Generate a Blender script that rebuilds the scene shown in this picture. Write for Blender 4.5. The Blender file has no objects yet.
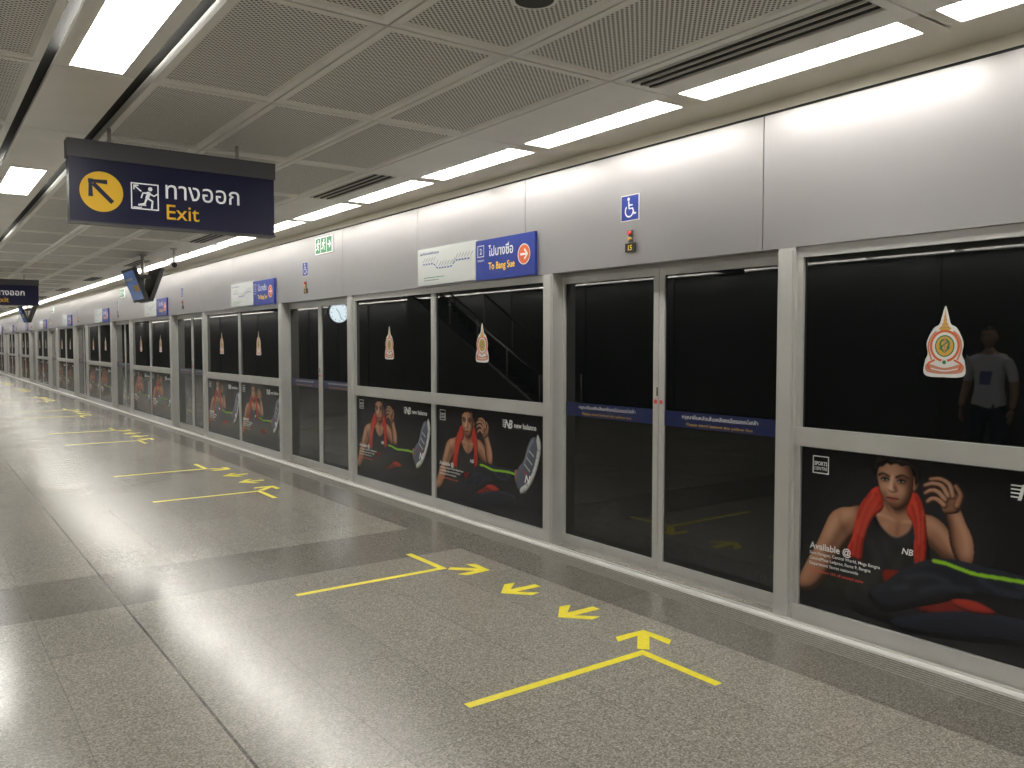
import bpy, math, random, bmesh
import numpy as np
from mathutils import Vector, Matrix
random.seed(3)
scene = bpy.context.scene
W=4.11; P=5.85; C0=4.05; YMIN=-8.8; YMAX=61.45; XL=-5.0; ZC=3.02; ZH=2.928
KS=list(range(-2,10))

# ---------------- materials ----------------
MATS={}
def mat(name,col,rough=.5,metal=0.0,emit=None,es=0,spec=None,ior=None,coat=0):
    m=bpy.data.materials.new(name); m.use_nodes=True
    b=m.node_tree.nodes['Principled BSDF']
    b.inputs['Base Color'].default_value=(*col,1)
    b.inputs['Roughness'].default_value=rough
    b.inputs['Metallic'].default_value=metal
    if ior: b.inputs['IOR'].default_value=ior
    if spec is not None: b.inputs['Specular IOR Level'].default_value=spec
    if emit:
        b.inputs['Emission Color'].default_value=(*emit,1); b.inputs['Emission Strength'].default_value=es
    MATS[name]=m
    return m
def add_noise(name,scale,amt,stretch=(1,1,1)):
    m=MATS[name]; nt=m.node_tree; b=nt.nodes['Principled BSDF']
    tc=nt.nodes.new('ShaderNodeTexCoord'); mp=nt.nodes.new('ShaderNodeMapping'); mp.inputs['Scale'].default_value=stretch
    n=nt.nodes.new('ShaderNodeTexNoise'); n.inputs['Scale'].default_value=scale; n.inputs['Detail'].default_value=4
    nt.links.new(tc.outputs['Object'],mp.inputs['Vector']); nt.links.new(mp.outputs['Vector'],n.inputs['Vector'])
    c=b.inputs['Base Color'].default_value[:3]
    r=nt.nodes.new('ShaderNodeMapRange'); r.inputs['From Min'].default_value=.3; r.inputs['From Max'].default_value=.7
    r.inputs['To Min'].default_value=1-amt; r.inputs['To Max'].default_value=1+amt
    nt.links.new(n.outputs['Fac'],r.inputs['Value'])
    v=nt.nodes.new('ShaderNodeVectorMath'); v.operation='SCALE'; v.inputs[0].default_value=c
    nt.links.new(r.outputs['Result'],v.inputs['Scale']); nt.links.new(v.outputs['Vector'],b.inputs['Base Color'])

mat('steel',(.50,.495,.475),.38,.35); add_noise('steel',3,.06,(1,1,.2))
mat('fascia',(.385,.375,.38),.40,.72); add_noise('fascia',1.5,.06,(1,.3,1))
mat('sill_metal',(.80,.79,.76),.35,.3); add_noise('sill_metal',4,.05)
mat('cream',(.80,.76,.67),.5)
mat('black_gap',(.01,.01,.01),.7)
mat('dark_glass',(.003,.004,.0038),.02,0,ior=1.58)
mat('ceil_metal',(.90,.885,.84),.42,.05); add_noise('ceil_metal',2,.04)
mat('ceil_dark',(.06,.06,.056),.8)
mat('vent_dark',(.02,.02,.018),.7)
LE=23.0
mat('lamp',(1,1,1),.5,0,(1,.975,.92),LE)
mat('lamp_strip',(1,1,1),.5,0,(1,.975,.92),LE)
mat('louvre',(.85,.84,.8),.4,.2)
mat('wall_dark',(.05,.05,.05),.5); add_noise('wall_dark',1,.2)
mat('esc_panel',(.07,.07,.07),.4,.3)
mat('tunnel',(.01,.01,.01),.8)
mat('navy',(.010,.012,.065),.35)
mat('signblue',(.015,.034,.23),.35)
mat('bandblue',(.008,.014,.065),.3)
mat('white',(.68,.68,.67),.5)
mat('signwhite',(.85,.85,.85),.5,0,(1,1,1),.30)
mat('signyellow',(.80,.48,.03),.5,0,(1,.58,.03),.20)
mat('gold',(.60,.35,.05),.5)
mat('pinkgold',(.52,.22,.14),.5)
mat('signgrey',(.12,.12,.13),.45,.2)
mat('orange',(.62,.12,.03),.5)
mat('mapwhite',(.47,.49,.47),.5)
mat('green',(.02,.18,.07),.5)
mat('yellow',(.80,.69,.035),.45); add_noise('yellow',30,.08)
mat('black',(.012,.012,.012),.5)
mat('red',(.6,.03,.02),.5)
mat('screen',(.02,.04,.14),.2,0,(.10,.20,.46),.32)
mat('dial',(.8,.85,.85),.4,0,(.80,.95,1),6.0)
mat('p_white',(.72,.72,.72),.32)
mat('p_red',(.60,.055,.03),.32)

def poster_mat():
    m=mat('poster_print',(0,0,0),.20,spec=.35); nt=m.node_tree; b=nt.nodes['Principled BSDF']
    a=nt.nodes.new('ShaderNodeAttribute'); a.attribute_name='Print'; nt.links.new(a.outputs['Color'],b.inputs['Base Color'])
poster_mat()

def perforated():
    m=mat('perf',(.4,.4,.38),.5,.05); nt=m.node_tree; b=nt.nodes['Principled BSDF']; L=nt.links
    tc=nt.nodes.new('ShaderNodeTexCoord')
    def dots(off):
        s=nt.nodes.new('ShaderNodeVectorMath'); s.operation='MULTIPLY_ADD'
        s.inputs[1].default_value=(1/.030,1/.030,0); s.inputs[2].default_value=(off,off,0)
        L.new(tc.outputs['Object'],s.inputs[0])
        f=nt.nodes.new('ShaderNodeVectorMath'); f.operation='FRACTION'; L.new(s.outputs[0],f.inputs[0])
        u=nt.nodes.new('ShaderNodeVectorMath'); u.operation='SUBTRACT'; u.inputs[1].default_value=(.5,.5,0); L.new(f.outputs[0],u.inputs[0])
        l=nt.nodes.new('ShaderNodeVectorMath'); l.operation='LENGTH'; L.new(u.outputs[0],l.inputs[0])
        return l.outputs['Value']
    mn=nt.nodes.new('ShaderNodeMath'); mn.operation='MINIMUM'; L.new(dots(0),mn.inputs[0]); L.new(dots(.5),mn.inputs[1])
    lt=nt.nodes.new('ShaderNodeMath'); lt.operation='LESS_THAN'; L.new(mn.outputs[0],lt.inputs[0]); lt.inputs[1].default_value=.235
    mx=nt.nodes.new('ShaderNodeMix'); mx.data_type='RGBA'; L.new(lt.outputs[0],mx.inputs['Factor'])
    mx.inputs['A'].default_value=(.84,.825,.78,1); mx.inputs['B'].default_value=(.09,.088,.08,1)
    L.new(mx.outputs['Result'],b.inputs['Base Color'])
perforated()

def floor_mat():
    m=mat('granite',(.3,.3,.28),.2); nt=m.node_tree; b=nt.nodes['Principled BSDF']; L=nt.links
    tc=nt.nodes.new('ShaderNodeTexCoord'); sp=nt.nodes.new('ShaderNodeSeparateXYZ'); L.new(tc.outputs['Object'],sp.inputs[0])
    x,y=sp.outputs['X'],sp.outputs['Y']
    def M(op,a,bb=None,c=None):
        n=nt.nodes.new('ShaderNodeMath'); n.operation=op
        for i,v in enumerate((a,bb,c)):
            if v is None: continue
            if isinstance(v,(int,float)): n.inputs[i].default_value=v
            else: L.new(v,n.inputs[i])
        return n.outputs[0]
    def rng(v,a,bb): return M('MULTIPLY',M('GREATER_THAN',v,a),M('LESS_THAN',v,bb))
    n1=nt.nodes.new('ShaderNodeTexNoise'); n1.inputs['Scale'].default_value=110; n1.inputs['Detail'].default_value=3; n1.inputs['Roughness'].default_value=.7
    L.new(tc.outputs['Object'],n1.inputs['Vector'])
    vo=nt.nodes.new('ShaderNodeTexVoronoi'); vo.inputs['Scale'].default_value=150; L.new(tc.outputs['Object'],vo.inputs['Vector'])
    sv=nt.nodes.new('ShaderNodeSeparateColor'); L.new(vo.outputs['Color'],sv.inputs[0])
    f=M('ADD',M('MULTIPLY',n1.outputs['Fac'],.6),M('MULTIPLY',sv.outputs[0],.4))
    cr=nt.nodes.new('ShaderNodeValToRGB'); L.new(f,cr.inputs[0]); e=cr.color_ramp.elements
    e[0].position=.30; e[0].color=(.15,.14,.116,1); e[1].position=.70; e[1].color=(.40,.377,.33,1)
    k=e.new(.45); k.color=(.235,.220,.185,1); k=e.new(.56); k.color=(.27,.255,.218,1)
    T=.49
    cx=M('FLOOR',M('DIVIDE',M('ADD',x,-1.02+4.9),T)); cy=M('FLOOR',M('DIVIDE',M('ADD',y,-4.73+9.8),T*2))
    wn=nt.nodes.new('ShaderNodeTexWhiteNoise'); wn.noise_dimensions='2D'
    cb=nt.nodes.new('ShaderNodeCombineXYZ'); L.new(cx,cb.inputs[0]); L.new(cy,cb.inputs[1]); L.new(cb.outputs[0],wn.inputs['Vector'])
    br=M('ADD',.92,M('MULTIPLY',wn.outputs['Value'],.16))
    sx=M('LESS_THAN',M('FRACT',M('DIVIDE',M('ADD',x,-1.02+4.9),T)),.010)
    sy=M('LESS_THAN',M('FRACT',M('DIVIDE',M('ADD',y,-4.73+9.8),T*2)),.005)
    seam=M('MULTIPLY',M('MAXIMUM',sx,sy),.35)
    big=M('MULTIPLY',rng(x,1.012,1.026),.75)
    seam=M('MAXIMUM',seam,big)
    ym=M('MULTIPLY',M('FRACT',M('DIVIDE',M('ADD',y,11.7*2-5.45),11.7)),11.7)
    band=M('MULTIPLY',M('LESS_THAN',ym,.85),M('LESS_THAN',x,3.45))
    edge=rng(x,3.45,3.83)
    dark=M('MAXIMUM',band,edge)
    br=M('MULTIPLY',br,M('SUBTRACT',1,M('MULTIPLY',dark,.38)))
    br=M('MULTIPLY',br,M('SUBTRACT',1,seam))
    gr=rng(x,3.83,3.99)
    st=M('LESS_THAN',M('FRACT',M('DIVIDE',x,.0267)),.45)
    br=M('MULTIPLY',br,M('SUBTRACT',1,M('MULTIPLY',gr,M('ADD',.15,M('MULTIPLY',st,.6)))))
    v=nt.nodes.new('ShaderNodeVectorMath'); v.operation='SCALE'; L.new(cr.outputs[0],v.inputs[0]); L.new(br,v.inputs['Scale'])
    L.new(v.outputs[0],b.inputs['Base Color'])
    n2=nt.nodes.new('ShaderNodeTexNoise'); n2.inputs['Scale'].default_value=1.3; n2.inputs['Detail'].default_value=3
    L.new(tc.outputs['Object'],n2.inputs['Vector'])
    ro=M('ADD',M('ADD',.13,M('MULTIPLY',n2.outputs['Fac'],.14)),M('MULTIPLY',gr,.3)); L.new(ro,b.inputs['Roughness'])
    b.inputs['IOR'].default_value=1.62
floor_mat()

# ---------------- builder ----------------
def spl(pts,n=5,closed=True):
    out=[];N=len(pts)
    for i in range(N if closed else N-1):
        if closed: p0,p1,p2,p3=[pts[(i+j-1)%N] for j in range(4)]
        else: p0,p1,p2,p3=pts[max(i-1,0)],pts[i],pts[i+1],pts[min(i+2,N-1)]
        for j in range(n):
            t=j/n
            out.append(tuple(.5*((2*p1[k])+(-p0[k]+p2[k])*t+(2*p0[k]-5*p1[k]+4*p2[k]-p3[k])*t*t+(-p0[k]+3*p1[k]-3*p2[k]+p3[k])*t**3) for k in range(2)))
    if not closed: out.append(pts[-1])
    return out
TXT={}
def text_mesh(s,bold=0,shear=0):
    key=(s,bold,shear)
    if key in TXT: return TXT[key]
    c=bpy.data.curves.new('t','FONT'); c.body=s; c.size=1; c.offset=bold; c.shear=shear; c.resolution_u=3
    o=bpy.data.objects.new('t',c); scene.collection.objects.link(o)
    dg=bpy.context.evaluated_depsgraph_get(); dg.update()
    me=bpy.data.meshes.new_from_object(o.evaluated_get(dg))
    vs=[tuple(v.co[:2]) for v in me.vertices]
    fl=[]
    for p in me.polygons:
        fl.append(tuple(p.vertices) if p.normal.z>=0 else tuple(reversed(p.vertices)))
    bpy.data.objects.remove(o); bpy.data.curves.remove(c); bpy.data.meshes.remove(me)
    TXT[key]=(vs,fl); return TXT[key]
class B:
    def __init__(s): s.v=[];s.f=[];s.m=[];s.mats=[];s.sm=[]
    def mi(s,n):
        if n not in s.mats: s.mats.append(n)
        return s.mats.index(n)
    def face(s,pts,m,smooth=False):
        i=len(s.v); s.v+= [tuple(p) for p in pts]; s.f.append(tuple(range(i,i+len(pts)))); s.m.append(s.mi(m)); s.sm.append(smooth)
    def box(s,x0,x1,y0,y1,z0,z1,m):
        i=len(s.v)
        s.v+=[(x0,y0,z0),(x1,y0,z0),(x1,y1,z0),(x0,y1,z0),(x0,y0,z1),(x1,y0,z1),(x1,y1,z1),(x0,y1,z1)]
        for f in ((3,2,1,0),(4,5,6,7),(0,1,5,4),(1,2,6,5),(2,3,7,6),(3,0,4,7)):
            s.f.append(tuple(i+k for k in f)); s.m.append(s.mi(m)); s.sm.append(False)
    def poly(s,pts,m,z=0):
        a=sum(pts[i][0]*pts[(i+1)%len(pts)][1]-pts[(i+1)%len(pts)][0]*pts[i][1] for i in range(len(pts)))
        if a<0: pts=list(reversed(pts))
        s.face([(p[0],p[1],z) for p in pts],m)
    def blob(s,pts,m,z=0,n=5): s.poly(spl(pts,n),m,z)
    def rect(s,x0,x1,y0,y1,m,z=0): s.poly([(x0,y0),(x1,y0),(x1,y1),(x0,y1)],m,z)
    def disc(s,cx,cy,r,m,z=0,ry=None,n=24,rot=0):
        ry=ry or r; c,sn=math.cos(rot),math.sin(rot)
        s.poly([(cx+r*math.cos(a)*c-ry*math.sin(a)*sn,cy+r*math.cos(a)*sn+ry*math.sin(a)*c) for a in [2*math.pi*i/n for i in range(n)]],m,z)
    def ring(s,cx,cy,r,w,m,z=0,ry=None,a0=0,a1=360,n=28):
        ry=ry or r
        for i in range(n):
            t0=math.radians(a0+(a1-a0)*i/n); t1=math.radians(a0+(a1-a0)*(i+1)/n)
            s.poly([(cx+r*math.cos(t0),cy+ry*math.sin(t0)),(cx+r*math.cos(t1),cy+ry*math.sin(t1)),(cx+(r-w)*math.cos(t1),cy+(ry-w)*math.sin(t1)),(cx+(r-w)*math.cos(t0),cy+(ry-w)*math.sin(t0))],m,z)
    def frame(s,x0,x1,y0,y1,w,m,z=0):
        s.rect(x0,x1,y0,y0+w,m,z); s.rect(x0,x1,y1-w,y1,m,z); s.rect(x0,x0+w,y0+w,y1-w,m,z); s.rect(x1-w,x1,y0+w,y1-w,m,z)
    def stroke(s,pts,w,m,z=0,w1=None,caps=True,smooth=False):
        if smooth: pts=spl(pts,4,False)
        w1=w if w1 is None else w1; n=len(pts); L=[];R=[]
        for i,p in enumerate(pts):
            a=pts[max(i-1,0)]; b=pts[min(i+1,n-1)]
            d=Vector((b[0]-a[0],b[1]-a[1])); d.normalize(); q=Vector((-d.y,d.x)); ww=(w+(w1-w)*i/max(n-1,1))/2
            L.append((p[0]+q.x*ww,p[1]+q.y*ww)); R.append((p[0]-q.x*ww,p[1]-q.y*ww))
        for i in range(n-1): s.poly([L[i],L[i+1],R[i+1],R[i]],m,z)
        if caps: s.disc(*pts[0],w/2,m,z,n=12); s.disc(*pts[-1],w1/2,m,z,n=12)
    def text(s,t,x,y,size,m,z=0,bold=.01,shear=0,width=None,center=False):
        vs,fs=text_mesh(t,bold,shear)
        if not vs: return
        mn=min(v[0] for v in vs); mxx=max(v[0] for v in vs); sx=size
        if width: sx=width/(mxx-mn)
        if center: x=x-(mxx-mn)*sx/2
        i=len(s.v); s.v+=[(x+(v[0]-mn)*sx,y+v[1]*size,z) for v in vs]
        k=s.mi(m)
        for f in fs: s.f.append(tuple(i+j for j in f)); s.m.append(k); s.sm.append(False)
    def cyl(s,p,q,r,m,n=14,r1=None,smooth=True):
        p=Vector(p);q=Vector(q);r1=r if r1 is None else r1
        d=(q-p).normalized(); a=d.orthogonal().normalized(); b=d.cross(a)
        i=len(s.v)
        for k in range(n):
            t=2*math.pi*k/n; o=a*math.cos(t)+b*math.sin(t)
            s.v.append(tuple(p+o*r)); s.v.append(tuple(q+o*r1))
        for k in range(n):
            j=(k+1)%n; s.f.append((i+2*k,i+2*j,i+2*j+1,i+2*k+1)); s.m.append(s.mi(m)); s.sm.append(smooth)
        s.f.append(tuple(i+2*k for k in reversed(range(n)))); s.m.append(s.mi(m)); s.sm.append(False)
        s.f.append(tuple(i+2*k+1 for k in range(n))); s.m.append(s.mi(m)); s.sm.append(False)
    def rbox(s,cen,size,M3,m):
        h=[Vector((sx*size[0]/2,sy*size[1]/2,sz*size[2]/2)) for sz in(-1,1) for sy in(-1,1) for sx in(-1,1)]
        i=len(s.v); s.v+=[tuple(M3@v+Vector(cen)) for v in h]
        for f in ((0,2,3,1),(4,5,7,6),(0,1,5,4),(1,3,7,5),(3,2,6,7),(2,0,4,6)):
            s.f.append(tuple(i+k for k in f)); s.m.append(s.mi(m)); s.sm.append(False)
    def mesh(s,name):
        me=bpy.data.meshes.new(name); me.from_pydata(s.v,[],s.f)
        for n in s.mats: me.materials.append(MATS[n])
        me.polygons.foreach_set('material_index',s.m); me.polygons.foreach_set('use_smooth',s.sm); me.update(); return me
    def obj(s,name,parent=None,mw=None): return place(s.mesh(name),name,mw,parent)
def place(me,name,mw=None,parent=None):
    o=bpy.data.objects.new(name,me); scene.collection.objects.link(o)
    if parent: o.parent=parent
    if mw is not None: o.matrix_world=mw
    return o
def wallM(x,y,z): # art plane facing -X
    return Matrix(((0,0,-1,x),(-1,0,0,y),(0,1,0,z),(0,0,0,1)))
def signM(x,y,z): # facing -Y
    return Matrix(((1,0,0,x),(0,0,-1,y),(0,1,0,z),(0,0,0,1)))

# ---------------- room shell ----------------
b=B(); b.box(XL,6.2,YMIN,YMAX,-.25,0,'granite'); floor=b.obj('floor')
b=B(); b.box(XL-.2,XL,YMIN,YMAX,0,3.3,'wall_dark')
yy=YMIN+1
while yy<YMAX: b.box(XL,XL+.03,yy,yy+.04,0.1,3.0,'esc_panel'); yy+=2.9
b.obj('wall_left')
b=B(); b.box(XL,6.2,YMIN-.2,YMIN,0,3.3,'wall_dark'); b.obj('wall_back')
b=B(); b.box(XL,6.2,YMAX,YMAX+.2,0,3.3,'wall_dark'); b.obj('wall_front')
b=B(); b.box(4.36,4.56,YMIN,YMAX,0,3.3,'tunnel'); b.obj('wall_right')
b=B()
joints=[]
for k in KS:
    c=C0+k*P
    joints+=[c-.93,c+1.40,c+1.40+1.76]
joints=[YMIN]+[j for j in joints if YMIN<j<YMAX]+[YMAX]
for a,c in zip(joints[:-1],joints[1:]):
    b.box(4.085,4.30,a+.003,c-.003,2.15,ZH,'fascia')
b.box(4.10,4.30,YMIN,YMAX,2.151,ZH+.02,'black_gap')
b.box(4.12,4.30,YMIN,YMAX,ZH+.02,ZC-.001,'cream')
b.obj('platform_screen_header')  # header fascia above the screen doors, with top gap and cream cornice
b=B(); b.box(3.995,4.085,YMIN,YMAX,0,.012,'sill_metal'); b.box(4.05,4.07,YMIN,YMAX,.012,.02,'steel'); b.obj('trim_1')

PW=(P-2.2-.116)/2
b=B()
b.box(0,PW,0,.10,-.12,.03,'steel'); b.box(0,PW,1.02,1.125,-.12,.03,'steel'); b.box(0,PW,2.09,2.149,-.12,.025,'steel')
b.box(-.0,.035,.10,1.02,-.12,.02,'steel'); b.box(PW-.035,PW,.10,1.02,-.12,.02,'steel')
b.box(0,.035,1.125,2.09,-.12,.02,'steel'); b.box(PW-.035,PW,1.125,2.09,-.12,.02,'steel')
b.box(.035,PW-.035,1.125,2.09,-.03,0,'dark_glass'); b.box(.035,PW-.035,.10,1.02,-.03,0,'black')
pane=b.mesh('platform_screen_panel')
b=B()
LW=1.04
def leaf(x0,stile_right):
    x1=x0+LW
    wl,wr=(.03,.05) if stile_right else (.05,.03)
    b.box(x0,x0+wl,.03,2.12,-.05,0,'steel'); b.box(x1-wr,x1,.03,2.12,-.05,0,'steel')
    b.box(x0+wl,x1-wr,.03,.09,-.05,0,'steel'); b.box(x0+wl,x1-wr,2.07,2.12,-.05,0,'steel')
    b.box(x0+wl,x1-wr,.09,2.07,-.035,-.012,'dark_glass')
    b.rect(x0+wl,x1-wr,1.04,1.145,'bandblue',-.009)
    b.text('กรุณายืนหลังเส้นเหลืองเมื่อรอรถไฟฟ้า',x0+wl+.16,1.10,.034,'white',-.007,width=.62,bold=.004)
    b.text('Please stand behind the yellow line',x0+wl+.20,1.055,.026,'gold',-.007,width=.54,bold=.002)
leaf(-LW-.002,True); leaf(.002,False)
b.disc(-.025,1.20,.016,'red',.002); b.disc(.027,1.20,.014,'red',.002)
b.cyl((-.012,1.24,0),(-.012,1.3,0),.006,'black')
b.box(-1.041,1.041,0,.028,-.1,.0,'steel'); b.box(-1.041,1.041,2.121,2.149,-.1,0.0,'steel')
for sg in (-1,1):   # jamb posts either side of the opening
    b.box(sg*1.1-.058,sg*1.1+.058,0,2.149,-.11,.105,'steel'); b.box(sg*1.1-.045,sg*1.1+.045,.02,2.13,.105,.115,'steel')
door=b.mesh('platform_screen_door')

# ---------------- poster art: colour print computed on a dense grid ----------------
PH=.905; PWID=PW-.08
NX,NY=560,306
gx=np.linspace(0,PWID,NX); gy=np.linspace(0,PH,NY); GX,GY=np.meshgrid(gx,gy); PX=NX/PWID
img=np.zeros((NY,NX,3)); img[:]=(.006,.006,.007)
def blur(a,s):
    if s<.3: return a
    r=int(math.ceil(3*s)); k=np.exp(-.5*(np.arange(-r,r+1)/s)**2); k/=k.sum()
    p=np.pad(a,((r,r),(r,r)),mode='edge'); o=np.zeros((a.shape[0],p.shape[1]))
    for i,w_ in enumerate(k): o+=w_*p[i:i+a.shape[0],:]
    q=np.zeros_like(a)
    for i,w_ in enumerate(k): q+=w_*o[:,i:i+a.shape[1]]
    return q
def pmask(pts):
    m=np.zeros((NY,NX),bool); n=len(pts)
    for i in range(n):
        x0,y0=pts[i]; x1,y1=pts[(i+1)%n]
        if abs(y1-y0)<1e-9: continue
        c=((GY>=y0)!=(GY>=y1))&(GX<(x1-x0)*(GY-y0)/(y1-y0)+x0); m^=c
    return m.astype(float)
def paint(pts,col,soft=.7,pil=0,amb=.5,k=5,alpha=1,smooth=True,light=(-.6,.8),clip=None,raw=None):
    global img
    m0=raw if raw is not None else pmask(spl(pts,5) if smooth else pts)
    m=blur(m0,soft)*alpha
    if clip is not None: m=m*clip
    sh=1
    if pil:
        h=blur(m0,pil); dy,dx=np.gradient(h); dirl=-(dx*light[0]+dy*light[1])*pil
        sh=np.clip(amb+(1-amb)*np.clip((h-.45)/.5,0,1)+k*.25*dirl,.10,1.7)[...,None]
    img=img*(1-m[...,None])+np.array(col)*sh*m[...,None]
    return m0
def smask(pts,w,w1=None,smooth=True):
    if smooth: pts=spl(pts,6,False)
    w1=w if w1 is None else w1; n=len(pts); m=np.zeros((NY,NX))
    for i in range(n-1):
        a=np.array(pts[i]); d=np.array(pts[i+1])-a; L=max(d@d,1e-12)
        t=np.clip(((GX-a[0])*d[0]+(GY-a[1])*d[1])/L,0,1)
        dist=np.hypot(GX-a[0]-t*d[0],GY-a[1]-t*d[1]); wr=(w+(w1-w)*(i+t)/(n-1))/2
        m=np.maximum(m,(dist<wr).astype(float))
    return m
def line(pts,w,col,w1=None,**kw):
    return paint(None,col,raw=smask(pts,w,w1),**kw)
SK=(.31,.150,.088); SL=(.54,.31,.20); SD=(.050,.018,.010); HR=(.007,.005,.005); RD=(.44,.036,.022); RL=(.72,.12,.07); RK=(.07,.004,.003)
paint([(.05,.3),(.2,.7),(.5,.85),(.9,.8),(1.05,.5),(.8,.2),(.4,.1)],(.015,.015,.017),soft=30)
paint([(0,.0),(.6,.02),(1.2,.06),(1.66,.0),(1.66,-.1),(0,-.1)],(.020,.020,.022),soft=15)
# left arm
a=paint([(.37,.615),(.30,.605),(.24,.590),(.185,.545),(.14,.45),(.095,.35),(.04,.25),(.0,.16),(.0,.08),(.09,.10),(.17,.20),(.235,.31),(.29,.40),(.37,.5)],SK,pil=9,amb=.18,k=7)
line([(.30,.575),(.225,.52),(.175,.42)],.04,SL,soft=6,alpha=.6,clip=a); line([(.14,.37),(.10,.28)],.03,SL,soft=6,alpha=.4,clip=a)
line([(.29,.50),(.235,.44),(.17,.30)],.03,SD,soft=6,alpha=.75,clip=a); line([(.245,.56),(.25,.50),(.30,.44)],.014,SD,soft=4,alpha=.5,clip=a)
# chest, neck
c=paint([(.49,.72),(.485,.64),(.43,.612),(.36,.595),(.42,.46),(.56,.44),(.70,.48),(.77,.595),(.69,.62),(.645,.655),(.645,.74)],SK,pil=10,amb=.35,k=6)
paint([(.475,.73),(.49,.665),(.54,.615),(.60,.62),(.655,.67),(.67,.75)],SD,soft=4,alpha=.9,clip=c)
line([(.555,.575),(.50,.592),(.44,.59)],.010,SL,soft=2,alpha=.7,clip=c); line([(.60,.575),(.66,.588),(.71,.59)],.010,SL,soft=2,alpha=.7,clip=c)
line([(.52,.555),(.50,.53)],.03,SL,soft=5,alpha=.4,clip=c); line([(.577,.56),(.57,.50)],.012,SD,soft=3,alpha=.6,clip=c)
line([(.515,.67),(.545,.62),(.568,.58)],.012,SK,soft=2,alpha=.7,clip=c)
# right arm
a=paint([(.66,.61),(.73,.635),(.80,.61),(.86,.545),(.925,.475),(.935,.43),(.88,.405),(.82,.415),(.77,.455),(.72,.49)],SK,pil=9,amb=.18,k=7)
line([(.74,.60),(.81,.56),(.87,.49)],.035,SL,soft=6,alpha=.5,clip=a); line([(.73,.51),(.80,.455),(.89,.425)],.04,SD,soft=5,alpha=.8,clip=a); line([(.755,.545),(.79,.52),(.83,.47)],.010,SD,soft=4,alpha=.5,clip=a)
a=paint([(.895,.408),(.95,.436),(.952,.54),(.912,.63),(.875,.70),(.815,.665),(.832,.58),(.848,.49)],SK,pil=8,amb=.22,k=6,light=(.5,.6))
line([(.928,.48),(.918,.56),(.875,.65)],.022,SL,soft=5,alpha=.65,clip=a); line([(.862,.47),(.850,.56),(.838,.63)],.012,SD,soft=4,alpha=.7,clip=a)
# tank
t=paint([(.385,.61),(.352,.5),(.325,.40),(.305,.25),(.32,.05),(.75,.05),(.79,.25),(.755,.38),(.735,.5),(.71,.60),(.665,.615),(.635,.53),(.56,.485),(.485,.53),(.44,.61)],(.012,.012,.014),pil=10,amb=.5,k=10)
for q in ([(.42,.45),(.47,.35),(.44,.22)],[(.60,.40),(.56,.30),(.60,.18)],[(.50,.46),(.53,.38)],[(.68,.40),(.70,.28)],[(.38,.30),(.40,.18)]): line(q,.03,(.036,.036,.040),soft=7,alpha=.7,clip=t)
line([(.44,.61),(.487,.53),(.56,.487),(.633,.53),(.665,.615)],.006,(.05,.05,.055),soft=.8)
# towel (narrow, hanging either side of the neck)
a=paint([(.472,.735),(.435,.725),(.400,.680),(.362,.625),(.338,.54),(.318,.44),(.292,.375),(.300,.325),(.340,.335),(.375,.325),(.388,.42),(.412,.51),(.448,.58),(.495,.635)],RD,pil=4,amb=.5,k=5)
for q in ([(.455,.70),(.400,.62),(.368,.52),(.342,.35)],[(.480,.66),(.432,.60),(.393,.50),(.362,.35)],[(.425,.70),(.378,.63),(.352,.55)],[(.325,.42),(.312,.36)]): line(q,.008,RK,soft=2.0,alpha=.85,clip=a)
for q in ([(.440,.69),(.384,.59),(.354,.47)],[(.455,.645),(.410,.56),(.378,.46)]): line(q,.008,RL,soft=2.2,alpha=.6,clip=a)
a=paint([(.650,.735),(.682,.725),(.708,.67),(.722,.60),(.728,.50),(.724,.40),(.708,.352),(.675,.36),(.662,.43),(.664,.52),(.650,.58),(.620,.625),(.632,.68)],RD,pil=4,amb=.45,k=5)
for q in ([(.667,.72),(.690,.65),(.696,.52),(.690,.37)],[(.645,.67),(.672,.59),(.680,.47),(.675,.38)],[(.712,.62),(.716,.48)]): line(q,.007,RK,soft=1.8,alpha=.85,clip=a)
for q in ([(.660,.69),(.682,.60),(.688,.48)],[(.704,.65),(.708,.50)]): line(q,.006,RL,soft=2.0,alpha=.5,clip=a)
# head
paint([(.650,.81),(.668,.815),(.680,.785),(.668,.745),(.650,.74)],SK,pil=3,amb=.4)
line([(.663,.795),(.667,.765)],.006,SD,soft=1.2,alpha=.8)
f=paint([(.562,.632),(.520,.655),(.485,.705),(.463,.77),(.455,.83),(.49,.885),(.56,.895),(.62,.88),(.652,.81),(.650,.75),(.636,.69),(.604,.648)],SK,pil=8,amb=.40,k=5)
paint([(.49,.705),(.478,.77),(.482,.83),(.52,.862),(.56,.86),(.572,.80),(.555,.73),(.525,.70)],SL,soft=7,alpha=.65,clip=f)
paint([(.60,.90),(.67,.85),(.668,.73),(.640,.66),(.585,.625),(.600,.69),(.622,.77),(.625,.83)],SD,soft=6,alpha=.85,clip=f)
paint([(.565,.745),(.595,.757),(.610,.735),(.598,.705),(.575,.71)],SL,soft=4.5,alpha=.45,clip=f)
paint([(.487,.68),(.487,.715),(.505,.73),(.512,.70),(.508,.675)],SD,soft=4,alpha=.65,clip=f)
paint([(.51,.655),(.545,.64),(.60,.655),(.60,.63),(.51,.63)],SD,soft=4,alpha=.6,clip=f)
for ex in (.502,.592): paint([(ex-.03,.792),(ex-.015,.808),(ex+.018,.808),(ex+.034,.790),(ex+.01,.770),(ex-.02,.773)],SD,soft=3,alpha=.85,clip=f)
paint([(.534,.81),(.527,.76),(.520,.738),(.532,.729),(.544,.745),(.549,.80)],(.66,.40,.28),soft=2,alpha=.85)
paint([(.552,.81),(.556,.765),(.570,.742),(.562,.727),(.546,.742),(.546,.77)],SD,soft=2.2,alpha=.85)
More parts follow.
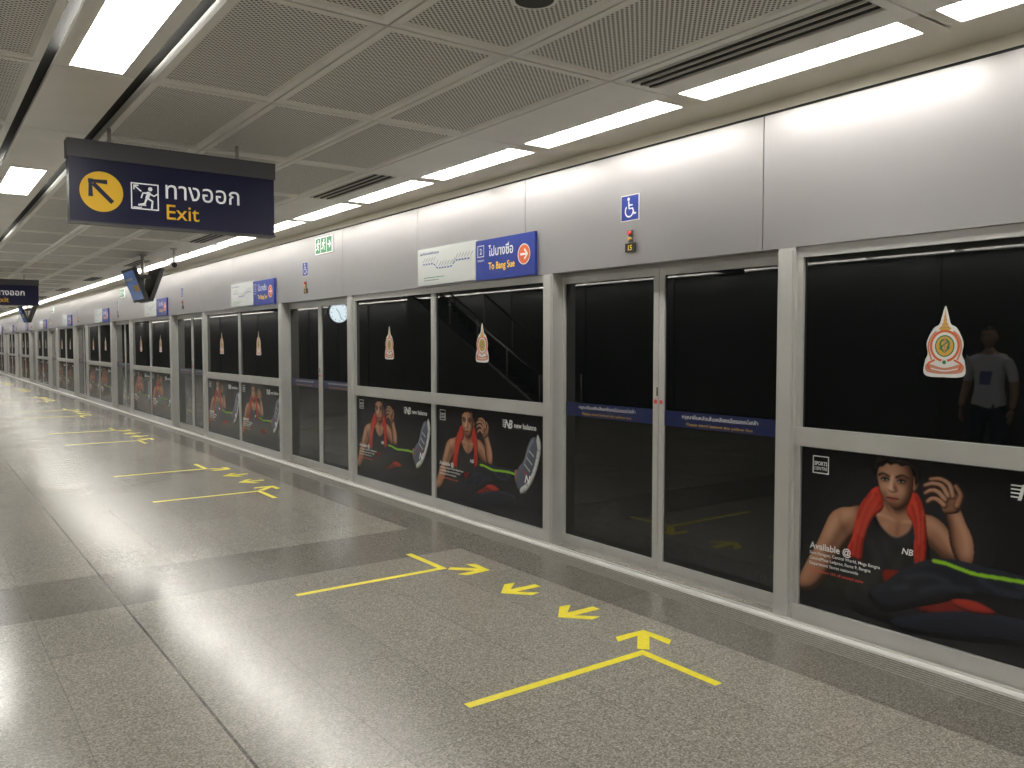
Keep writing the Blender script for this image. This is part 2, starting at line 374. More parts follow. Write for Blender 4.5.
line([(.520,.732),(.530,.726),(.543,.722),(.556,.726),(.568,.732)],.006,(.03,.012,.008),soft=1.0,alpha=.9)
for ex in (.502,.590):
    line([(ex-.017,.783),(ex,.785),(ex+.018,.783)],.009,(.26,.24,.22),soft=.7,w1=.005)
    line([(ex-.003,.785),(ex-.002,.7845)],.013,(.005,.004,.004),soft=.5)
    line([(ex-.023,.783),(ex-.004,.792),(ex+.022,.785)],.007,(.005,.004,.004),soft=.6)
    line([(ex-.018,.776),(ex+.002,.774),(ex+.018,.778)],.003,SD,soft=.8,alpha=.8)
line([(.466,.803),(.488,.814),(.526,.802)],.014,HR,w1=.008,soft=1.1); line([(.562,.802),(.594,.816),(.630,.804)],.014,HR,w1=.006,soft=1.1)
paint([(.512,.690),(.530,.700),(.542,.697),(.556,.700),(.576,.690),(.556,.675),(.532,.675)],(.26,.07,.05),soft=1.2)
line([(.510,.690),(.542,.6895),(.578,.690)],.0045,(.02,.008,.006),soft=.8); line([(.525,.664),(.545,.661),(.565,.664)],.008,SD,soft=2,alpha=.75)
# short side-swept hair
paint([(.447,.79),(.434,.83),(.432,.87),(.455,.91),(.54,.95),(.62,.94),(.678,.89),(.690,.83),(.676,.785),(.662,.775),(.656,.81),(.644,.85),(.625,.872),(.59,.862),(.56,.872),(.53,.862),(.51,.868),(.485,.848),(.466,.842),(.457,.81)],HR,soft=1.0)
for q in ([(.46,.87),(.50,.895),(.55,.90)],[(.52,.885),(.56,.89),(.61,.885)],[(.57,.885),(.62,.885),(.655,.862)],[(.445,.83),(.45,.87),(.475,.90)],[(.645,.87),(.668,.845),(.672,.80)]): line(q,.006,(.05,.040,.034),soft=1.8,alpha=.7)
# hand
a=paint([(.815,.655),(.795,.70),(.797,.745),(.83,.768),(.872,.755),(.888,.71),(.880,.67)],SK,pil=5,amb=.4,k=6)
paint([(.815,.68),(.81,.72),(.84,.745),(.86,.72),(.85,.68)],SD,soft=5,alpha=.6,clip=a)
for fg in ([(.850,.745),(.835,.798),(.79,.822),(.740,.815)],[(.828,.742),(.80,.787),(.755,.796),(.712,.780)],[(.814,.722),(.78,.756),(.745,.760),(.715,.742)],[(.810,.695),(.778,.718),(.748,.718),(.727,.700)]):
    paint(None,SD,raw=smask(fg,.034,.024),soft=1.5,alpha=.9); paint(None,(.44,.24,.15),raw=smask(fg,.026,.017),pil=2.5,amb=.4,k=4,soft=.7)
line([(.872,.70),(.890,.755),(.866,.80)],.036,SD,w1=.024,soft=1.5,alpha=.8); paint(None,SK,raw=smask([(.872,.70),(.888,.755),(.864,.797)],.028,.018),pil=2.5,amb=.45,k=4)
# cloth + legs
paint([(.50,.30),(.66,.31),(.80,.26),(1.0,.23),(1.06,.19),(.98,.15),(.72,.13),(.55,.18)],(.14,.010,.007),pil=6,amb=.3,k=6)
PT=(.010,.012,.020)
l=paint([(.42,.16),(.52,.25),(.62,.34),(.74,.41),(.85,.435),(1.0,.43),(1.2,.425),(1.32,.42),(1.34,.33),(1.2,.30),(1.05,.28),(.92,.26),(.80,.20),(.66,.14),(.50,.08)],PT,pil=7,amb=.5,k=10,light=(0,1))
l2=paint([(.55,.05),(.75,.14),(.95,.20),(1.15,.22),(1.30,.20),(1.32,.12),(1.1,.08),(.9,.04),(.6,.0)],PT,pil=7,amb=.4,k=10,light=(0,1))
for q in ([(.62,.29),(.74,.33),(.84,.32)],[(.70,.24),(.82,.29),(.95,.30)],[(.98,.37),(1.07,.33),(1.18,.33)],[(1.15,.38),(1.23,.35)],[(.56,.22),(.64,.25)]): line(q,.014,(.045,.052,.075),soft=4,alpha=.7,clip=l)
line([(.765,.408),(.82,.408),(.89,.396),(.97,.386),(1.08,.392),(1.20,.396),(1.30,.39)],.017,(.24,.52,.02),soft=.9)
paint([(.86,.235),(.95,.255),(1.03,.24),(1.07,.215),(.97,.195),(.88,.205)],(.30,.024,.015),pil=4,amb=.3)
paint([(1.29,.42),(1.35,.42),(1.39,.32),(1.31,.31)],SK,pil=5,amb=.4)
# shoe
s_=paint([(1.33,.27),(1.31,.38),(1.35,.46),(1.42,.52),(1.47,.64),(1.53,.72),(1.60,.72),(1.625,.62),(1.57,.46),(1.49,.34),(1.41,.25)],(.09,.10,.13),pil=7,amb=.35,k=7)
line([(1.42,.50),(1.48,.62),(1.54,.70)],.012,(.3,.32,.36),soft=2,alpha=.7,clip=s_)
paint([(1.38,.235),(1.48,.29),(1.57,.41),(1.635,.56),(1.65,.68),(1.61,.755),(1.59,.70),(1.60,.62),(1.55,.47),(1.47,.35),(1.37,.28)],(.50,.50,.50),pil=4,amb=.5,k=4)
for i in range(7):
    t_=i/6; line([(1.415+.19*t_,.275+.36*t_),(1.445+.19*t_,.25+.37*t_)],.007,(.12,.12,.13),soft=.8)
for p0,p1,cc in (((1.40,.44),(1.46,.40),RD),((1.43,.49),(1.50,.44),(.5,.5,.5)),((1.46,.55),(1.53,.50),(.5,.5,.5)),((1.49,.61),(1.555,.57),(.5,.5,.5))): line([p0,p1],.009,cc,soft=.8)
img=np.clip(img,0,1)
b=B(); b.box(0,PWID,0,PH,-.004,-.0005,'black')
z=.0012
b.text('NB',.60,.41,.045,'p_white',z,bold=.02,shear=.2)
b.text('N',1.43,.34,.09,'p_white',z,bold=.03,shear=.3)
b.text('Available @',.060,.335,.052,'p_white',z,bold=.02)
for i,t in enumerate(['Siam Paragon, Central World, Mega Bangna','CentralPlaza Ladprao, Rama 9, Bangna','Department Stores nationwide']):
    b.text(t,.060,.303-.030*i,.024,'p_white',z,bold=.008)
b.text('@ promotion 15% off selected styles',.060,.205,.022,'p_red',z)
b.frame(.070,.172,.765,.865,.006,'p_white',z); b.text('SPORTS',.080,.812,.030,'p_white',z,width=.082,bold=.03); b.text('CENTRE',.080,.785,.026,'p_white',z,width=.082)
b.text('N',1.145,.775,.10,'p_white',z,bold=.03,shear=.25); b.text('B',1.200,.775,.10,'p_white',z,bold=.03,shear=.25)
for i in range(4): b.rect(1.115,1.165+.004*i,.782+.018*i,.789+.018*i,'p_white',z)
b.text('new balance',1.285,.785,.062,'p_white',z,bold=.02)
n0=len(b.v)
b.v+=list(zip(GX.ravel().tolist(),GY.ravel().tolist(),[0.0]*(NX*NY)))
J,I=np.meshgrid(np.arange(NY-1),np.arange(NX-1),indexing='ij'); base=(n0+J*NX+I).ravel()
q=np.stack([base,base+1,base+1+NX,base+NX],1).tolist()
mi_=b.mi('poster_print'); b.f+= [tuple(r) for r in q]; b.m+=[mi_]*len(q); b.sm+=[False]*len(q)
poster=b.mesh('advertising_poster')
att=poster.attributes.new('Print','FLOAT_COLOR','POINT')
colr=np.zeros((len(poster.vertices),4),np.float32); colr[:,3]=1; colr[n0:,:3]=img.reshape(-1,3)
att.data.foreach_set('color',colr.ravel())

# emblem sticker
b=B()
b.blob([(0,.178),(.016,.13),(.028,.088),(.055,.07),(.078,.03),(.090,-.01),(.084,-.06),(.098,-.10),(.095,-.165),(0,-.174),(-.095,-.165),(-.098,-.10),(-.084,-.06),(-.090,-.01),(-.078,.03),(-.055,.07),(-.028,.088),(-.016,.13)],'white',.0006)
b.blob([(0,.160),(.005,.12),(.013,.085),(.030,.064),(.0,.054),(-.030,.064),(-.013,.085),(-.005,.12)],'gold',.0010,3)
for i,(w_,h_) in enumerate([(.024,.068),(.016,.086),(.009,.106),(.006,.122)]): b.rect(-w_,w_,h_,h_+.005,'pinkgold',.0013)
b.disc(0,-.02,.074,'orange',.0010,ry=.080); b.disc(0,-.02,.062,'white',.0013,ry=.068); b.disc(0,-.02,.048,'green',.0016,ry=.054); b.disc(0,-.02,.042,'gold',.0019,ry=.048)
b.ring(0,-.01,.026,.009,'green',.0023,a0=-60,a1=240); b.stroke([(-.022,-.03),(.0,-.05),(.022,-.028)],.009,'green',.0023); b.stroke([(0,.02),(0,-.045)],.008,'pinkgold',.0026); b.stroke([(-.012,-.02),(.014,.0)],.007,'green',.0026)
for sg in(-1,1):
    b.stroke([(sg*.045,.05),(sg*.070,.02),(sg*.080,-.03),(sg*.064,-.085)],.009,'pinkgold',.0022,smooth=True)
    b.stroke([(sg*.05,-.09),(sg*.082,-.11),(sg*.07,-.135)],.010,'orange',.0022,smooth=True)
b.blob([(-.085,-.108),(0,-.128),(.085,-.108),(.085,-.148),(0,-.158),(-.085,-.148)],'pinkgold',.0013); b.stroke([(-.07,-.13),(0,-.143),(.07,-.13)],.006,'white',.0016,smooth=True)
b.disc(0,-.10,.016,'white',.0026); b.disc(0,-.10,.010,'green',.0030)
emblem=b.mesh('royal_emblem_sticker')

for k in KS:
    c=C0+k*P
    place(door,'platform_screen_door',wallM(4.19,c,0))
    y1=c+1.1+.058; 
    for j in range(2):
        yl=y1+PW*(j+1)
        place(pane,'platform_screen_panel',wallM(4.13,yl,0))
        place(poster,'advertising_poster',wallM(4.122,yl-.04,.1075))
        place(emblem,'royal_emblem_sticker',wallM(4.1285,yl-PW*.47,1.61))

# ---------------- header signs ----------------
b=B(); b.box(0,.18,0,.18,-.004,0,'white'); b.rect(.006,.174,.006,.174,'signblue',.001)
b.disc(.078,.150,.012,'white',.002); b.stroke([(.08,.13),(.084,.085),(.118,.085),(.134,.045),(.147,.05)],.012,'white',.002)
b.stroke([(.082,.108),(.115,.108)],.009,'white',.002); b.ring(.085,.068,.044,.010,'white',.002,a0=130,a1=350,n=20)
wc=b.mesh('wheelchair_sign')
b=B(); b.box(0,.10,0,.06,-.004,.006,'black'); b.text('15',.05,.012,.05,'signyellow',.0075,center=True); b.box(.03,.07,.065,.15,-.004,.004,'signgrey'); 
b.cyl((.05,.13,.004),(.05,.13,.022),.014,'red'); b.cyl((.05,.09,.004),(.05,.09,.02),.012,'gold')
num=b.mesh('door_indicator_lamp')
b=B(); b.box(0,1.02,0,.35,-.004,.02,'mapwhite'); b.rect(.015,1.005,.015,.335,'mapwhite',.021)
z=.022
b.text('แผนที่เส้นทางรถไฟฟ้ามหานคร',.05,.29,.035,'signblue',z,width=.35)
b.stroke([(.10,.20),(.30,.20),(.38,.15),(.62,.15),(.70,.20),(.94,.20)],.012,'signblue',z,caps=False)
for i in range(18):
    x=.10+.84*i/17; yb=.20 if x<.30 or x>.70 else (.15 if .38<x<.62 else .20-.05*min(1,(x-.30)/.08 if x<.38 else (.70-x)/.08))
    b.disc(x,yb,.010,'white',z+.001,n=10); b.ring(x,yb,.011,.003,'signblue',z+.0015,n=10)
    b.stroke([(x+.005,yb+.02),(x+.045,yb+.06)],.006,'signgrey',z,caps=False)
b.stroke([(.12,.07),(.5,.07)],.006,'green',z,caps=False); b.stroke([(.12,.045),(.40,.045)],.006,'signgrey',z,caps=False)
x0=1.03
b.box(x0,x0+.85,-.01,.335,-.004,.02,'signblue')
b.frame(x0+.03,x0+.13,.19,.29,.006,'white',z); b.text('2',x0+.08,.215,.07,'white',z,center=True)
b.text('ชานชาลา',x0+.03,.15,.03,'white',z,width=.1)
b.text('ไปบางซื่อ',x0+.20,.19,.11,'white',z,width=.36,bold=.015); b.text('To Bang Sue',x0+.20,.075,.085,'signyellow',z,width=.38)
b.disc(x0+.71,.165,.085,'orange',z); b.ring(x0+.71,.165,.085,.008,'white',z+.001); b.stroke([(x0+.66,.165),(x0+.745,.165)],.018,'white',z+.001,caps=False); b.stroke([(x0+.715,.205),(x0+.757,.165),(x0+.715,.125)],.018,'white',z+.001,caps=False)
lm=b.mesh('line_map_sign')
b=B(); b.box(0,.50,0,.20,-.004,.008,'signwhite'); 
b.rect(.01,.16,.01,.19,'green',.009); b.rect(.17,.33,.01,.19,'green',.009); b.rect(.34,.49,.01,.19,'green',.009)
def runner(b,cx,cy,s,m,z):
    b.disc(cx+.012*s,cy+.065*s,.014*s,m,z,n=12)
    b.stroke([(cx+.005*s,cy+.045*s),(cx-.01*s,cy)],.022*s,m,z,caps=False)
    b.stroke([(cx-.01*s,cy+.005*s),(cx+.025*s,cy-.015*s),(cx+.02*s,cy-.06*s)],.013*s,m,z)
    b.stroke([(cx-.012*s,cy),(cx-.025*s,cy-.035*s),(cx-.06*s,cy-.045*s)],.013*s,m,z)
    b.stroke([(cx+.002*s,cy+.038*s),(cx+.035*s,cy+.02*s),(cx+.055*s,cy+.035*s)],.010*s,m,z)
    b.stroke([(cx,cy+.038*s),(cx-.035*s,cy+.035*s),(cx-.045*s,cy+.005*s)],.010*s,m,z)
runner(b,.085,.10,.9,'signwhite',.010); runner(b,.25,.10,.9,'signwhite',.010)
b.stroke([(.375,.1),(.45,.1)],.02,'signwhite',.010,caps=False); b.stroke([(.415,.14),(.455,.1),(.415,.06)],.02,'signwhite',.010,caps=False)
ex=b.mesh('emergency_exit_sign')
for k in KS[:-1]:
    c=C0+k*P
    place(wc,'wheelchair_sign',wallM(4.08,c+.27,2.455)); place(num,'door_indicator_lamp',wallM(4.08,c+.22,2.24))
    place(lm,'line_map_sign',wallM(4.08,c+3.12,2.165))
    if k%2==0: place(ex,'emergency_exit_sign',wallM(4.08,c+5.68,2.69))

# ---------------- floor markings ----------------
def mk_arrow(b,x,y,ang,L=.30,m='yellow'):
    c,s=math.cos(ang),math.sin(ang)
    def T(p): return (x+p[0]*c-p[1]*s, y+p[0]*s+p[1]*c)
    w=.032
    pts=[(0,w),(L-.10,w),(L-.21,.135),(L-.135,.150),(L,0),(L-.135,-.150),(L-.21,-.135),(L-.10,-w),(0,-w)]
    b.poly([T(p) for p in pts],m,0)
b=B()
for sg in (-1,1):
    y=sg*1.0
    b.rect(1.95,3.06,y-.025,y+.025,'yellow'); 
    b.rect(3.01,3.06,min(y+sg*.025,y+sg*.50),max(y+sg*.025,y+sg*.50),'yellow')
    mk_arrow(b,3.07,sg*1.0-sg*.03,math.radians(-45*sg))
mk_arrow(b,3.33,-.31,math.pi); mk_arrow(b,3.33,.27,math.pi)
fm=b.mesh('floor_arrow_marking')
for k in KS: place(fm,'floor_arrow_marking',Matrix.Translation((0,C0+k*P-.02,.0015)))

# ---------------- ceiling ----------------
TP=P/4; E0=4.85
ceil=bpy.data.objects.new('ceiling',None); scene.collection.objects.link(ceil)
edges=[E0+TP*i for i in range(-9,40) if YMIN-.5<E0+TP*i<YMAX+.5]
edges=[max(YMIN,min(YMAX,e)) for e in edges]
b=B(); b.box(XL,4.5,YMIN,YMAX,3.10,3.3,'ceil_dark'); b.obj('ceiling_slab',ceil)
b=B()
cols=[(1.10,1.77),(1.77,2.44),(2.44,3.11),(-.09,.58),(-.76,-.09),(-1.43,-.76),(-2.56,-1.89),(-3.23,-2.56),(-3.90,-3.23)]
for i in range(len(edges)-1):
    y0,y1=edges[i]+.008,edges[i+1]-.008
    if y1-y0<.3: continue
    for (x0,x1) in cols:
        x0+=.006;x1-=.006
        def R(d,z): return [(x0+d,y0+d,z),(x1-d,y0+d,z),(x1-d,y1-d,z),(x0+d,y1-d,z)]
        A,I,J,U=R(0,ZC),R(.040,ZC),R(.052,ZC+.014),R(0,ZC+.05)
        for q in range(4):
            r=(q+1)%4
            b.face([A[r],A[q],I[q],I[r]],'ceil_metal'); b.face([I[r],I[q],J[q],J[r]],'ceil_metal'); b.face([U[q],A[q],A[r],U[r]],'ceil_metal')
        b.face([J[3],J[2],J[1],J[0]],'perf')
b.obj('ceiling_tiles',ceil)
b=B(); lt=B(); st=B(); vt=B()
idx0=[i for i,e in enumerate(edges) if abs(e-E0)<1e-6][0]
def strip(xa,xb,ya,yb):
    st.box(xa+.01,xb-.01,ya+.002,yb-.002,ZC+.010,ZC+.02,'lamp_strip')
    n=16
    for q in range(1,n):
        yq=ya+(yb-ya)*q/n; st.box(xa+.01,xb-.01,yq-.0015,yq+.0015,ZC,ZC+.009,'louvre')
    for q in range(1,4):
        xq=xa+.01+(xb-xa-.02)*q/4; st.box(xq-.002,xq+.002,ya+.002,yb-.002,ZC-.001,ZC+.0095,'louvre')
for i in range(len(edges)-1):
    y0,y1=edges[i]+.005,edges[i+1]-.005
    if y1-y0<.3: continue
    islight=((i-idx0)%3==2)
    for (cx0,cx1) in ((.63,1.02),(-1.86,-1.47)):
        lx0,lx1=cx0+.07,cx0+.32
        if islight:
            b.box(cx0,lx0,y0,y1,ZC,ZC+.02,'ceil_metal'); b.box(lx1,cx1,y0,y1,ZC,ZC+.02,'ceil_metal')
            b.box(lx0,lx1,y0,y0+.04,ZC,ZC+.02,'ceil_metal'); b.box(lx0,lx1,y1-.04,y1,ZC,ZC+.02,'ceil_metal')
            lt.box(lx0+.001,lx1-.001,y0+.041,y1-.041,ZC+.004,ZC+.02,'lamp')
        else: b.box(cx0,cx1,y0,y1,ZC,ZC+.02,'ceil_metal')
    ya,yb=y0+.10,y1-.06
    if (i-idx0)%3==1:
        b.box(3.12,3.17,y0,y1,ZC,ZC+.02,'ceil_metal'); b.box(3.41,3.575,y0,y1,ZC,ZC+.02,'ceil_metal')
        b.box(3.17,3.41,y0,y0+.05,ZC,ZC+.02,'ceil_metal'); b.box(3.17,3.41,y1-.05,y1,ZC,ZC+.02,'ceil_metal')
        vt.box(3.171,3.409,y0+.051,y1-.051,ZC+.05,ZC+.06,'vent_dark')
        for q in range(7):
            xx=3.185+q*.034; vt.box(xx,xx+.006,y0+.051,y1-.051,ZC-.004,ZC+.04,'ceil_dark' if q%2 else 'ceil_metal')
    else: b.box(3.12,3.575,y0,y1,ZC,ZC+.02,'ceil_metal')
    b.box(3.575,3.80,y0-.01,ya,ZC,ZC+.02,'cream'); b.box(3.575,3.80,yb,y1+.01,ZC,ZC+.02,'cream')
    strip(3.575,3.805,ya,yb)
    b.box(-4.6,-3.92,y0,y1,ZC,ZC+.02,'ceil_metal'); b.box(-4.98,-4.84,y0,y1,ZC,ZC+.02,'ceil_metal'); strip(-4.83,-4.61,ya,yb)  # left strip light is out of view, added to lift the ambient light
b.box(3.80,4.30,YMIN,YMAX,ZC,ZC+.03,'cream')
b.obj('ceiling_margin_panels',ceil); lt.obj('ceiling_light',ceil); st.obj('ceiling_strip_light',ceil); vt.obj('ceiling_air_vent',ceil)
b=B(); b.cyl((2.10,2.74,ZC-.001),(2.10,2.74,ZC-.02),.11,'ceil_metal',28,r1=.10); b.cyl((2.10,2.74,ZC-.02),(2.10,2.74,ZC-.023),.08,'ceil_dark',28); b.obj('ceiling_speaker')

# ---------------- exit signs ----------------
b=B(); w,h=1.34,.405
b.box(0,w,0,h,-.10,0,'navy'); b.box(-.008,w+.008,h,h+.115,-.115,.012,'signgrey'); b.box(-.006,w+.006,-.012,0,-.105,.004,'signgrey')
b.cyl((.25,h+.115,-.05),(.25,3.018-2.395,-.05),.012,'steel'); b.cyl((w-.25,h+.115,-.05),(w-.25,3.018-2.395,-.05),.012,'steel')
z=.002; cx,cy=.188,.197
b.disc(cx,cy,.130,'signyellow',z,n=40)
b.stroke([(cx+.065,cy-.065),(cx-.05,cy+.05)],.028,'navy',z+.001,caps=False); b.stroke([(cx-.065,cy-.035),(cx-.065,cy+.065),(cx+.035,cy+.065)],.028,'navy',z+.0015,caps=False); b.rect(cx-.079,cx-.05,cy+.05,cy+.079,'navy',z+.002)
b.frame(.365,.540,.105,.280,.008,'signwhite',z); runner(b,.475,.18,1.0,'signwhite',z)
b.stroke([(.43,.225),(.39,.258)],.009,'signwhite',z,caps=False); b.stroke([(.385,.235),(.385,.263),(.413,.263)],.009,'signwhite',z,caps=False)
b.stroke([(.378,.118),(.43,.118),(.43,.135),(.46,.135)],.007,'signwhite',z,caps=False)
b.text('ทางออก',.585,.195,.165,'signwhite',z,width=.50,bold=.004); b.text('Exit',.59,.055,.145,'signyellow',z,bold=.004,width=.215)
es=b.mesh('exit_sign')
for y in (6.0,19.7,33.4,47.1): place(es,'exit_sign',signM(.855,y,2.395))

# ---------------- monitors ----------------
b=B()
for sg in (-1,1):
    R3=Matrix.Rotation(sg*math.radians(20),3,'Y')
    cen=Vector((sg*.12,0,-.02))
    b.rbox(cen,(.06,.82,.54),R3,'black'); b.rbox(cen+R3@Vector((sg*.032,0,0)),(.004,.75,.46),R3,'screen')
    b.rbox(cen+R3@Vector((sg*.035,.1,.1)),(.002,.5,.04),R3,'mapwhite'); b.rbox(cen+R3@Vector((sg*.035,-.2,-.05)),(.002,.3,.10),R3,'gold')
b.cyl((0,0,-.1),(0,0,.465),.025,'steel'); b.box(-.10,.10,-.06,.06,.10,.15,'signgrey'); b.cyl((0,0,.45),(0,0,.465),.07,'steel')
mo=b.mesh('ceiling_monitor')
for y in (14.2,30.2,46.2): place(mo,'ceiling_monitor',Matrix.Translation((3.04,y,2.55)))
b=B(); b.cyl((0,0,.0),(0,0,.2),.016,'steel'); b.cyl((0,0,.19),(0,0,.205),.05,'steel'); b.cyl((0,.1,-.03),(-.06,-.26,-.06),.045,'louvre',16); b.cyl((-.06,-.26,-.06),(-.064,-.285,-.062),.038,'black',16); b.box(-.02,.02,-.02,.02,-.03,.02,'steel')
cc=b.mesh('security_camera')
for y in (13.0,29.2): place(cc,'security_camera',Matrix.Translation((3.22,y,2.81)))
b=B(); 
b.cyl((0,-.05,0),(0,.05,0),.235,'signgrey',36); b.cyl((0,-.055,0),(0,-.050,0),.215,'dial',36)
for i in range(12):
    a=math.radians(30*i); M3=Matrix.Rotation(a,3,'Y'); b.rbox(M3@Vector((0,-.057,.175)),(.012,.003,.035),M3,'black')
for a,l in ((40,.11),(200,.16)):
    M3=Matrix.Rotation(math.radians(a),3,'Y'); b.rbox(M3@Vector((0,-.059,l/2)),(.012,.003,l),M3,'black')
b.cyl((0,0,.22),(0,0,.735),.015,'steel')
b.obj('station_clock',mw=Matrix.Translation((.85,16.85,2.28)))

# ---------------- escalator (seen in reflection) ----------------
b=B()
x0,x1=-3.6,-2.5; ya,yb=14.5,19.6
n=16
for i in range(n):
    y=ya+(yb-ya)*i/n; z=2.9*(i)/n
    b.box(x0+.1,x1-.1,y,y+(yb-ya)/n,max(z-.2,0),z+.08,'esc_panel')
for x in (x0,x1-.08):
    b.face([(x,ya-.6,0),(x,yb,0),(x,yb,2.98),(x,ya-.6,.25)],'esc_panel'); b.face([(x+.08,ya-.6,0),(x+.08,ya-.6,.25),(x+.08,yb,2.98),(x+.08,yb,0)],'esc_panel'); b.face([(x,ya-.6,.25),(x,yb,2.98),(x+.08,yb,2.98),(x+.08,ya-.6,.25)],'esc_panel')
    b.cyl((x+.04,ya-.6,.95),(x+.04,ya+3.0,2.85),.03,'black'); 
    for t in (0,.33,.66,1): b.cyl((x+.04,ya-.6+3.6*t,.2+1.9*t*.98),(x+.04,ya-.6+3.6*t,.95+1.9*t),.015,'steel')
b.obj('escalator')

# ---------------- man (seen in glass reflection) ----------------
mat('skin',(.55,.33,.23),.5); mat('shirt',(.84,.84,.92),.7); mat('print',(.20,.2,.5),.7); mat('trousers',(.03,.04,.07),.7); mat('shoes',(.03,.03,.03),.5); mat('hair',(.015,.012,.01),.5)
def skin(verts,edges,rad,root=0,sub=2):
    me=bpy.data.meshes.new('s'); me.from_pydata(verts,edges,[]); o=bpy.data.objects.new('s',me); scene.collection.objects.link(o)
    md=o.modifiers.new('k','SKIN'); md.use_smooth_shade=True
    for i,r in enumerate(rad):
        r=r if isinstance(r,tuple) else (r,r); me.skin_vertices[0].data[i].radius=r; me.skin_vertices[0].data[i].use_root=(i==root)
    s=o.modifiers.new('u','SUBSURF'); s.levels=sub; s.render_levels=sub
    dg=bpy.context.evaluated_depsgraph_get(); dg.update(); out=bpy.data.meshes.new_from_object(o.evaluated_get(dg)); bpy.data.objects.remove(o); return out
V=[(0,0,.96),(0,0,1.12),(0,0,1.30),(0,0,1.42),(.01,0,1.50),(.02,0,1.58)]; Rr=[(.13,.16),(.12,.145),(.125,.17),(.10,.13),(.06,.06),(.055,.055)]
E=[(0,1),(1,2),(2,3),(3,4),(4,5)]
for sg in(-1,1):
    i=len(V); V+=[(0,sg*.17,1.43),(-.02,sg*.225,1.29),(-.02,sg*.25,1.14),(.03,sg*.265,1.0),(.07,sg*.265,.90)]; Rr+=[.07,.056,.046,.040,.028]
    E+=[(3,i),(i,i+1),(i+1,i+2),(i+2,i+3),(i+3,i+4)]
    i=len(V); V+=[(0,sg*.10,.86),(.01,sg*.11,.68),(.015,sg*.115,.49),(-.01,sg*.12,.30),(-.02,sg*.125,.09),(.06,sg*.13,.05),(.15,sg*.14,.04)]; Rr+=[.10,.088,.066,.060,.045,.045,.036]
    E+=[(0,i)]+[(i+j,i+j+1) for j in range(6)]
body=skin(V,E,Rr,0)
for n in ('skin','shirt','trousers','shoes','print'): body.materials.append(MATS[n])
for p in body.polygons:
    c=p.center; arm=abs(c.y)>.2 and c.z<1.2 and c.z>.8
    k=1
    if c.z>1.49: k=0
    elif arm: k=0
    elif c.z<.10: k=3
    elif c.z<.93: k=2
    elif c.x>.08 and abs(c.y)<.07 and 1.18<c.z<1.30: k=4
    p.material_index=k; p.use_smooth=True
man=bpy.data.objects.new('man',None); scene.collection.objects.link(man)
man.location=(-1.3,4.28,0)
place(body,'body',None,man)
def head():
    bm=bmesh.new(); bmesh.ops.create_uvsphere(bm,u_segments=32,v_segments=24,radius=1)
    for v in bm.verts:
        x,y,z=v.co; 
        w=1-.22*max(0,-z)**1.5
        X=x*.098*w; Y=y*.078*w; Zz=z*.122
        if x>0: 
            X+= .024*math.exp(-((y/.14)**2+((z+.12)/.17)**2))
            for sg in(-1,1): X-=.008*math.exp(-(((y-sg*.38)/.16)**2+((z-.05)/.12)**2))
            X+=.006*math.exp(-((y/.3)**2+((z+.50)/.09)**2)); X+=.010*math.exp(-((y/.3)**2+((z+.85)/.15)**2))
        v.co=(X,Y,Zz)
    me=bpy.data.meshes.new('head'); bm.to_mesh(me); bm.free()
    me.materials.append(MATS['skin']); me.materials.append(MATS['hair'])
    for p in me.polygons:
        c=p.center; p.use_smooth=True
        if c.z>.068 or (c.x<-.01 and c.z>-.03) : p.material_index=1
    return me
place(head(),'head',None,man).location=(.03,0,1.675)
hb=B(); mat('eyewhite',(.8,.8,.8),.3); mat('lips',(.4,.15,.12),.5)
def ell(c,r,m,n=12):
    for i in range(n):
        for j in range(n//2):
            def q(a,e):
                a=2*math.pi*a/n; e=math.pi*e/(n//2)-math.pi/2
                return (c[0]+r[0]*math.cos(e)*math.cos(a),c[1]+r[1]*math.cos(e)*math.sin(a),c[2]+r[2]*math.sin(e))
            hb.face([q(i,j),q(i+1,j),q(i+1,j+1),q(i,j+1)],m,True)
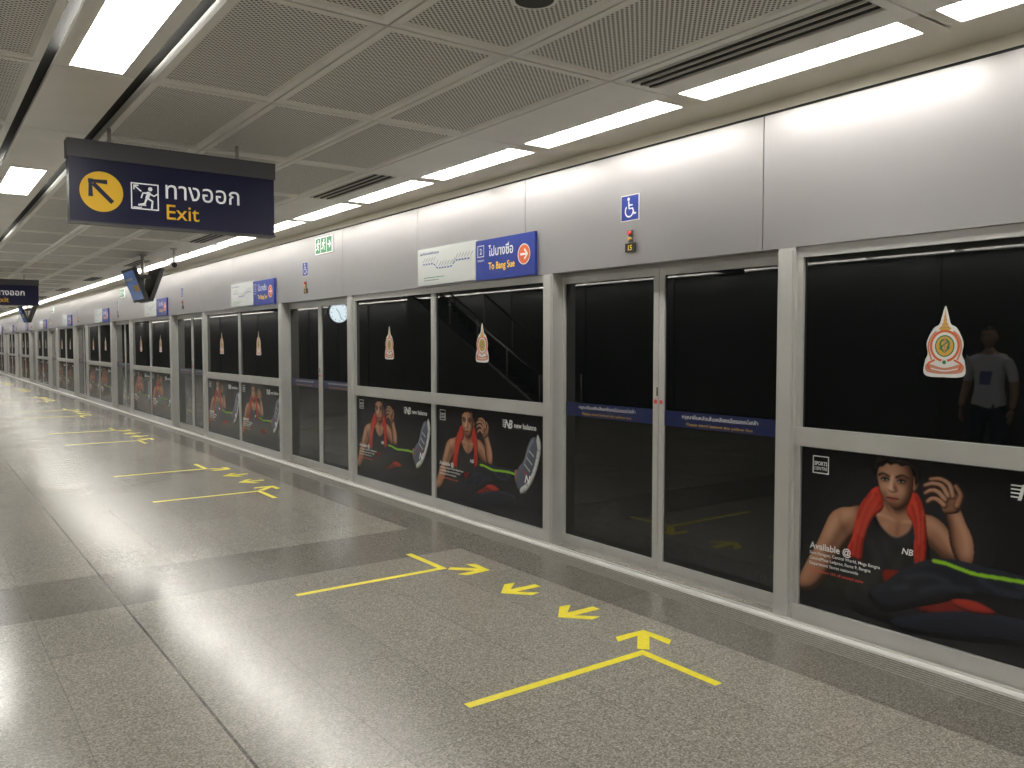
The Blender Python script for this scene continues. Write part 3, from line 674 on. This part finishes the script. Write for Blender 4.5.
for sg in(-1,1):
    ell((.113,sg*.030,1.680),(.010,.014,.008),'eyewhite'); ell((.121,sg*.030,1.680),(.005,.006,.006),'hair'); ell((.119,sg*.031,1.700),(.008,.018,.004),'hair')
    ell((.025,sg*.080,1.672),(.018,.010,.030),'skin')
ell((.125,0,1.615),(.009,.024,.007),'lips')
hb.obj('face_features',man)
for sg in(-1,1):
    hv=[(.07,sg*.265,.90),(.078,sg*.262,.86),(.085,sg*.258,.83)]; he=[(0,1),(1,2)]; hr=[(.022,.028),(.016,.036),(.014,.038)]
    m1=skin(hv,he,hr,0,1); m1.materials.append(MATS['skin']); place(m1,'palm',None,man)
    for j,(dx,L) in enumerate(((-.03,.062),(-.010,.072),(.011,.080),(.032,.072))):
        bx=.085-dx; 
        fv=[(bx,sg*.258,.835),(bx+.004,sg*.256,.82-L*.45),(bx-.0,sg*.248,.82-L*.8),(bx-.004,sg*.238,.82-L*1.05)]
        m1=skin(fv,[(0,1),(1,2),(2,3)],[.010,.009,.008,.007],0,1); m1.materials.append(MATS['skin']); place(m1,'finger',None,man)
    m1=skin([(.105,sg*.255,.875),(.128,sg*.245,.845),(.134,sg*.238,.815)],[(0,1),(1,2)],[.012,.010,.008],0,1); m1.materials.append(MATS['skin']); place(m1,'thumb',None,man)

# ---------------- world, camera ----------------
w=bpy.data.worlds.new('world'); scene.world=w; w.use_nodes=True
w.node_tree.nodes['Background'].inputs[0].default_value=(.5,.5,.5,1); w.node_tree.nodes['Background'].inputs[1].default_value=.1
cam=bpy.data.cameras.new('camera'); co=bpy.data.objects.new('camera',cam); scene.collection.objects.link(co)
cam.sensor_width=36; cam.lens=36*830/1024; cam.clip_end=200
yaw=math.radians(35.95); pitch=math.radians(2.76)
d=Vector((math.sin(yaw)*math.cos(pitch),math.cos(yaw)*math.cos(pitch),-math.sin(pitch)))
q=d.to_track_quat('-Z','Y'); co.rotation_mode='QUATERNION'; co.rotation_quaternion=q; co.location=(0,0,1.6)
scene.camera=co
scene.view_settings.view_transform='Standard'
